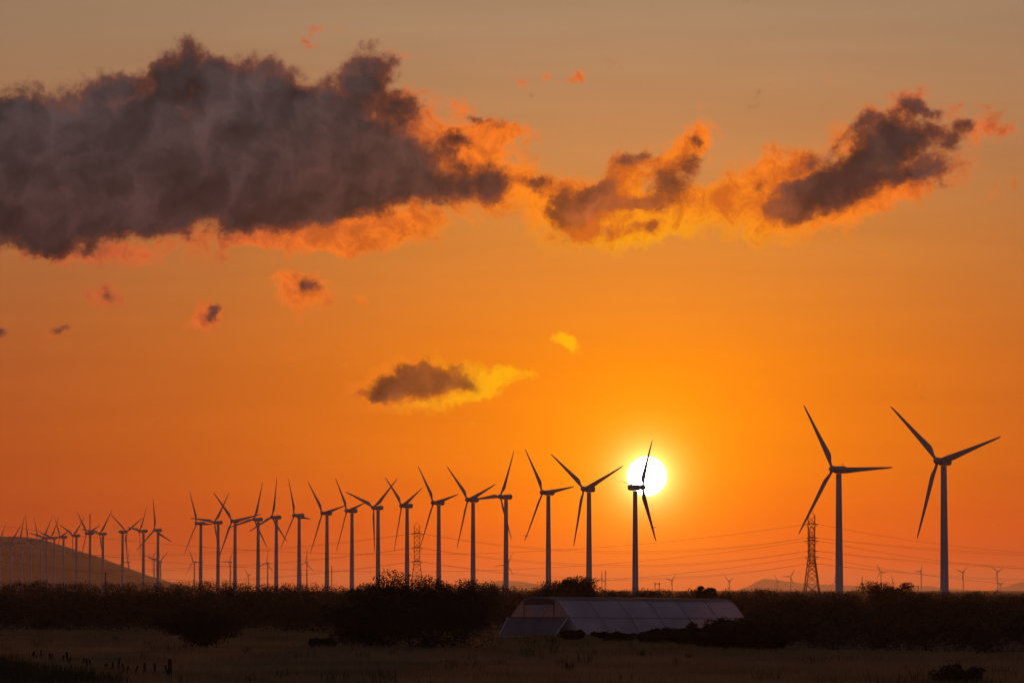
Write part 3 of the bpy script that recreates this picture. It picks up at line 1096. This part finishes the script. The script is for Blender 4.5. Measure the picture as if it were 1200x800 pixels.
def pylon_parts(waist_w=3.5, base_w=9.0, top=42.5, waist=21.0, peak=45.2):
    """meshes of one lattice pylon; line runs along X, cross-arms along Y"""
    parts = {}

    def half(z):
        if z <= waist:
            return (base_w + (waist_w - base_w) * z / waist) / 2
        return waist_w / 2
    r = .125
    bm = bmesh.new()
    legs = []
    for sx, sy in ((-1, -1), (1, -1), (1, 1), (-1, 1)):
        b2 = bmesh.new()
        tube(b2, [(sx * half(0), sy * half(0), -.5), (sx * half(waist), sy * half(waist), waist), (sx * half(top), sy * half(top), top), (0, 0, peak)],
             [r * 1.35, r * 1.1, r, r * .5], 4)
        legs.append(mesh_bm('leg', b2))
    parts['leg'] = legs
    zs = [0, 7, 12.2, 16.2, 19, waist, 24.2, 27.0, 29.8, 32.6, 35.6, 38.5, top]
    for a, b in zip(zs, zs[1:]):
        ha, hb = half(a), half(b)
        ca = [(-ha, -ha, a), (ha, -ha, a), (ha, ha, a), (-ha, ha, a)]
        cb = [(-hb, -hb, b), (hb, -hb, b), (hb, hb, b), (-hb, hb, b)]
        for i in range(4):
            j = (i + 1) % 4
            tube(bm, [ca[i], cb[j]], r * .62, 4)
            tube(bm, [ca[j], cb[i]], r * .62, 4)
            if a > 0:
                tube(bm, [ca[i], ca[j]], r * .62, 4)
    parts['bracing'] = mesh_bm('bracing', bm)
    parts['arm'] = []
    for z in ARMS:
        for s in (-1, 1):
            b2 = bmesh.new()
            h = waist_w / 2
            tip = (0, s * 6.2, z)
            for x in (-h, h):
                tube(b2, [(x, s * h, z), tip], r * .7, 4)
                tube(b2, [(x, s * h, z + 1.9), tip], r * .6, 4)
            parts['arm'].append((mesh_bm('cross_arm', b2), tip))
    b2 = bmesh.new()                              # strain insulators on both sides of an arm end
    for s in (-1, 1):
        pts, rr = [], []
        for i in range(13):
            pts.append((s * (.3 + 3.0 * i / 12), 0, -.15 - .35 * i / 12))
            rr.append(.16 if i % 2 else .09)
        tube(b2, pts, rr, 6)
    parts['insulator'] = mesh_bm('insulator', b2)
    b2 = bmesh.new()                              # slack jumper under the arm
    tube(b2, [(-3.3, 0, -.5), (-2.2, 0, -1.7), (-1, 0, -2.2), (1, 0, -2.2), (2.2, 0, -1.7), (3.3, 0, -.5)], .08, 4)
    parts['jumper'] = mesh_bm('jumper', b2)
    return parts


def make_pylon():
    pp = pylon_parts()
    root = empty('lattice_pylon', (0, 0, 0))
    for me in pp['leg']:
        link('leg', me, M['steel'], root)
    link('bracing', pp['bracing'], M['steel'], root)
    for me, tip in pp['arm']:
        a = link('cross_arm', me, M['steel'], root)
        i = link('insulator', pp['insulator'], M['insulator'], a)
        i.location = tip
        j = link('jumper', pp['jumper'], M['wire'], a)
        j.location = tip
    return root


PYL = {}


def place_pylon(key, px, D, scale, label, base=None):
    o = base if base else copy_tree(PYL['near'])
    o.location = (across(px, D), D, 0)
    o.scale = (scale,) * 3
    tag(o, label, 'pylon', 'lattice pylons of the power lines')
    PYL[key] = o
    return o


place_pylon('near', 950, 2190, 1.0, 'tall steel lattice pylon half hidden by the turbine blade', make_pylon())
place_pylon('behind', 950.5, 2760, 1.0, 'lattice pylon standing directly behind the tall near pylon')
place_pylon('slim', 489, 2560, 1.0, 'slim lattice pylon seen in the gap of the turbine row above the broad tree')
place_pylon('left', -62, 2010, 1.0, 'lattice pylon that carries the wires on past the hill')
place_pylon('right', 1715, 2190, 1.0, 'lattice pylon that carries the wires on past the biggest turbine')
place_pylon('left_back', -330, 2350, 1.0, 'rear lattice pylon that carries the wires on past the hill')
place_pylon('right_back', 1600, 2900, 1.0, 'rear lattice pylon that carries the wires on past the biggest turbine')
LEVEL = ['top', 'middle', 'lowest']


def run_wire(keys, sags, arm, side, label):
    bm = bmesh.new()
    pts = []
    for (k0, k1), sag in zip(zip(keys, keys[1:]), sags):
        a = PYL[k0].location + Vector((3.2, side * 6.2, ARMS[arm] - .5))
        b = PYL[k1].location + Vector((-3.2, side * 6.2, ARMS[arm] - .5))
        if a.x > b.x:
            a, b = b, a
        n = 40
        for i in range(n + 1):
            t = i / n
            p = a.lerp(b, t)
            p.z -= 4 * sag * t * (1 - t)
            pts.append(p)
    # drop doubled points where two spans meet under an arm
    tube(bm, pts, .055, 5)
    o = link('power_line', mesh_bm('power_line', bm), M['wire'])
    tag(o, label, 'power line', 'power line wires')


for arm in range(3):
    run_wire(['left', 'near', 'right'], [16.5, 17.0], arm, -1, '%s wire of the near power line, camera-side circuit between pylons' % LEVEL[arm].capitalize())
    run_wire(['left_back', 'slim', 'behind', 'right_back'], [14.0, 10.0, 11.0], arm, -1, '%s wire of the rear power line carried by the slim pylon' % LEVEL[arm].capitalize())
    run_wire(['left_back', 'slim', 'behind', 'right_back'], [15.0, 11.0, 12.0], arm, 1, '%s far-side wire of the rear power line on the slim pylon' % LEVEL[arm].capitalize())


# ------------------------------------------------------------------ small far structures
def mast(px, top_py, D, label):
    h = at(px, top_py, D).z
    root = empty('mast', (across(px, D), D, 0))
    w = .9
    cor = [(w * math.cos(a), w * math.sin(a)) for a in (0.3, 2.39, 4.49)]
    for c in cor:
        bm = bmesh.new()
        tube(bm, [(c[0], c[1], -.3), (c[0] * .6, c[1] * .6, h)], .16, 4)
        link('upright', mesh_bm('upright', bm), M['steel'], root)
    bm = bmesh.new()
    n = int(h / 2.2)
    for i in range(n):
        z0, z1 = h * i / n, h * (i + 1) / n
        f0, f1 = 1 - .4 * i / n, 1 - .4 * (i + 1) / n
        for k in range(3):
            a, b = cor[k], cor[(k + 1) % 3]
            tube(bm, [(a[0] * f0, a[1] * f0, z0), (b[0] * f1, b[1] * f1, z1)], .09, 3)
    link('bracing', mesh_bm('bracing', bm), M['steel'], root)
    tag(root, label, 'mast')


mast(389.3, 663, 5200, 'thin lattice mast rising beyond the turbine row')
mast(1009, 675, 5200, 'short thin mast near the big turbine by the pylon')
mast(709, 668, 5400, 'thin mast beside the tiny turbine nearest the sun')
mast(106.6, 602, 3900, 'needle-thin weather mast among the turbines before the hill')


def pole(px, top_py, D, label):
    h = at(px, top_py, D).z
    root = empty('pole', (across(px, D), D, 0))
    bm = bmesh.new()
    tube(bm, [(0, 0, -.4), (0, 0, h)], [.16, .11], 8)
    link('shaft', mesh_bm('shaft', bm), M['wood'], root)
    bm = bmesh.new()
    box(bm, (-.06, -.8, h - .5), (.06, .8, h - .36))
    link('crossbar', mesh_bm('crossbar', bm), M['wood'], root)
    tag(root, label, 'pole')


pole(125.3, 670, 780, 'short wooden pole poking above the scrub below the hill')


def gantry(px, top_py, wpx, D, label):
    h = at(px, top_py, D).z
    w = wpx / F * D
    root = empty('gantry', (across(px, D), D, 0))
    for s in (-1, 1):
        bm = bmesh.new()
        tube(bm, [(s * w / 2, 0, -.3), (s * w / 2, 0, h)], .3, 6)
        link('post', mesh_bm('post', bm), M['steel'], root)
    bm = bmesh.new()
    box(bm, (-w / 2 - .8, -.3, h - 1.5), (w / 2 + .8, .3, h - .9))
    link('beam', mesh_bm('beam', bm), M['steel'], root)
    tag(root, label, 'gantry')


gantry(1070.5, 685.0, 8, 4200, 'low steel substation gantry between the two biggest turbines')
gantry(769.5, 682.0, 5, 3600, 'narrow steel gantry on the skyline under the sun')


# ------------------------------------------------------------------ birds
def bird(px, py, D, rz, label):
    v = [(0, .24, 0), (.05, .06, .03), (-.05, .06, .03), (.04, -.16, .02), (-.04, -.16, .02), (0, 0, -.05), (.08, -.32, 0), (-.08, -.32, 0),
         (.26, .10, .14), (.24, -.06, .13), (.58, -.02, .06), (-.26, .10, .14), (-.24, -.06, .13), (-.58, -.02, .06)]
    f = [(0, 1, 2), (1, 3, 4, 2), (0, 5, 1), (0, 2, 5), (1, 5, 3), (2, 4, 5), (3, 5, 4), (3, 6, 7, 4), (1, 8, 9, 3), (8, 10, 9), (2, 4, 12, 11), (11, 12, 13)]
    me = bpy.data.meshes.new('bird')
    me.from_pydata(v, [], f)
    o = link('bird', me, M['bird'])
    o.location = at(px, py, D)
    o.rotation_euler = (0, 0, rz)
    so = o.modifiers.new('thickness', 'SOLIDIFY')
    so.thickness = .02
    tag(o, label, 'bird', 'birds in flight')


bird(616.5, 628, 620, .6, 'small bird flying left of the turbine beside the sun turbine')
bird(767, 618, 620, -.5, 'small bird flying below the setting sun')


# ------------------------------------------------------------------ haze
def build_haze():
    bm = bmesh.new()
    box(bm, (-7900, -7900, -52.5), (7900, 33700, 112))
    o = link('haze', mesh_bm('haze', bm))
    m = bpy.data.materials.new('haze')
    m.use_nodes = True
    t = m.node_tree
    t.nodes.clear()
    N = Net(t)
    pv = N.new('ShaderNodeVolumePrincipled')
    pv.inputs['Color'].default_value = (.88, .79, .88, 1)
    pv.inputs['Density'].default_value = 3.3e-5
    pv.inputs['Anisotropy'].default_value = 0.7
    out = N.new('ShaderNodeOutputMaterial')
    t.links.new(pv.outputs[0], out.inputs['Volume'])
    o.data.materials.append(m)
    o['kind'] = 'stuff'
    o['label'] = 'thin dusk haze over the plain'


build_haze()
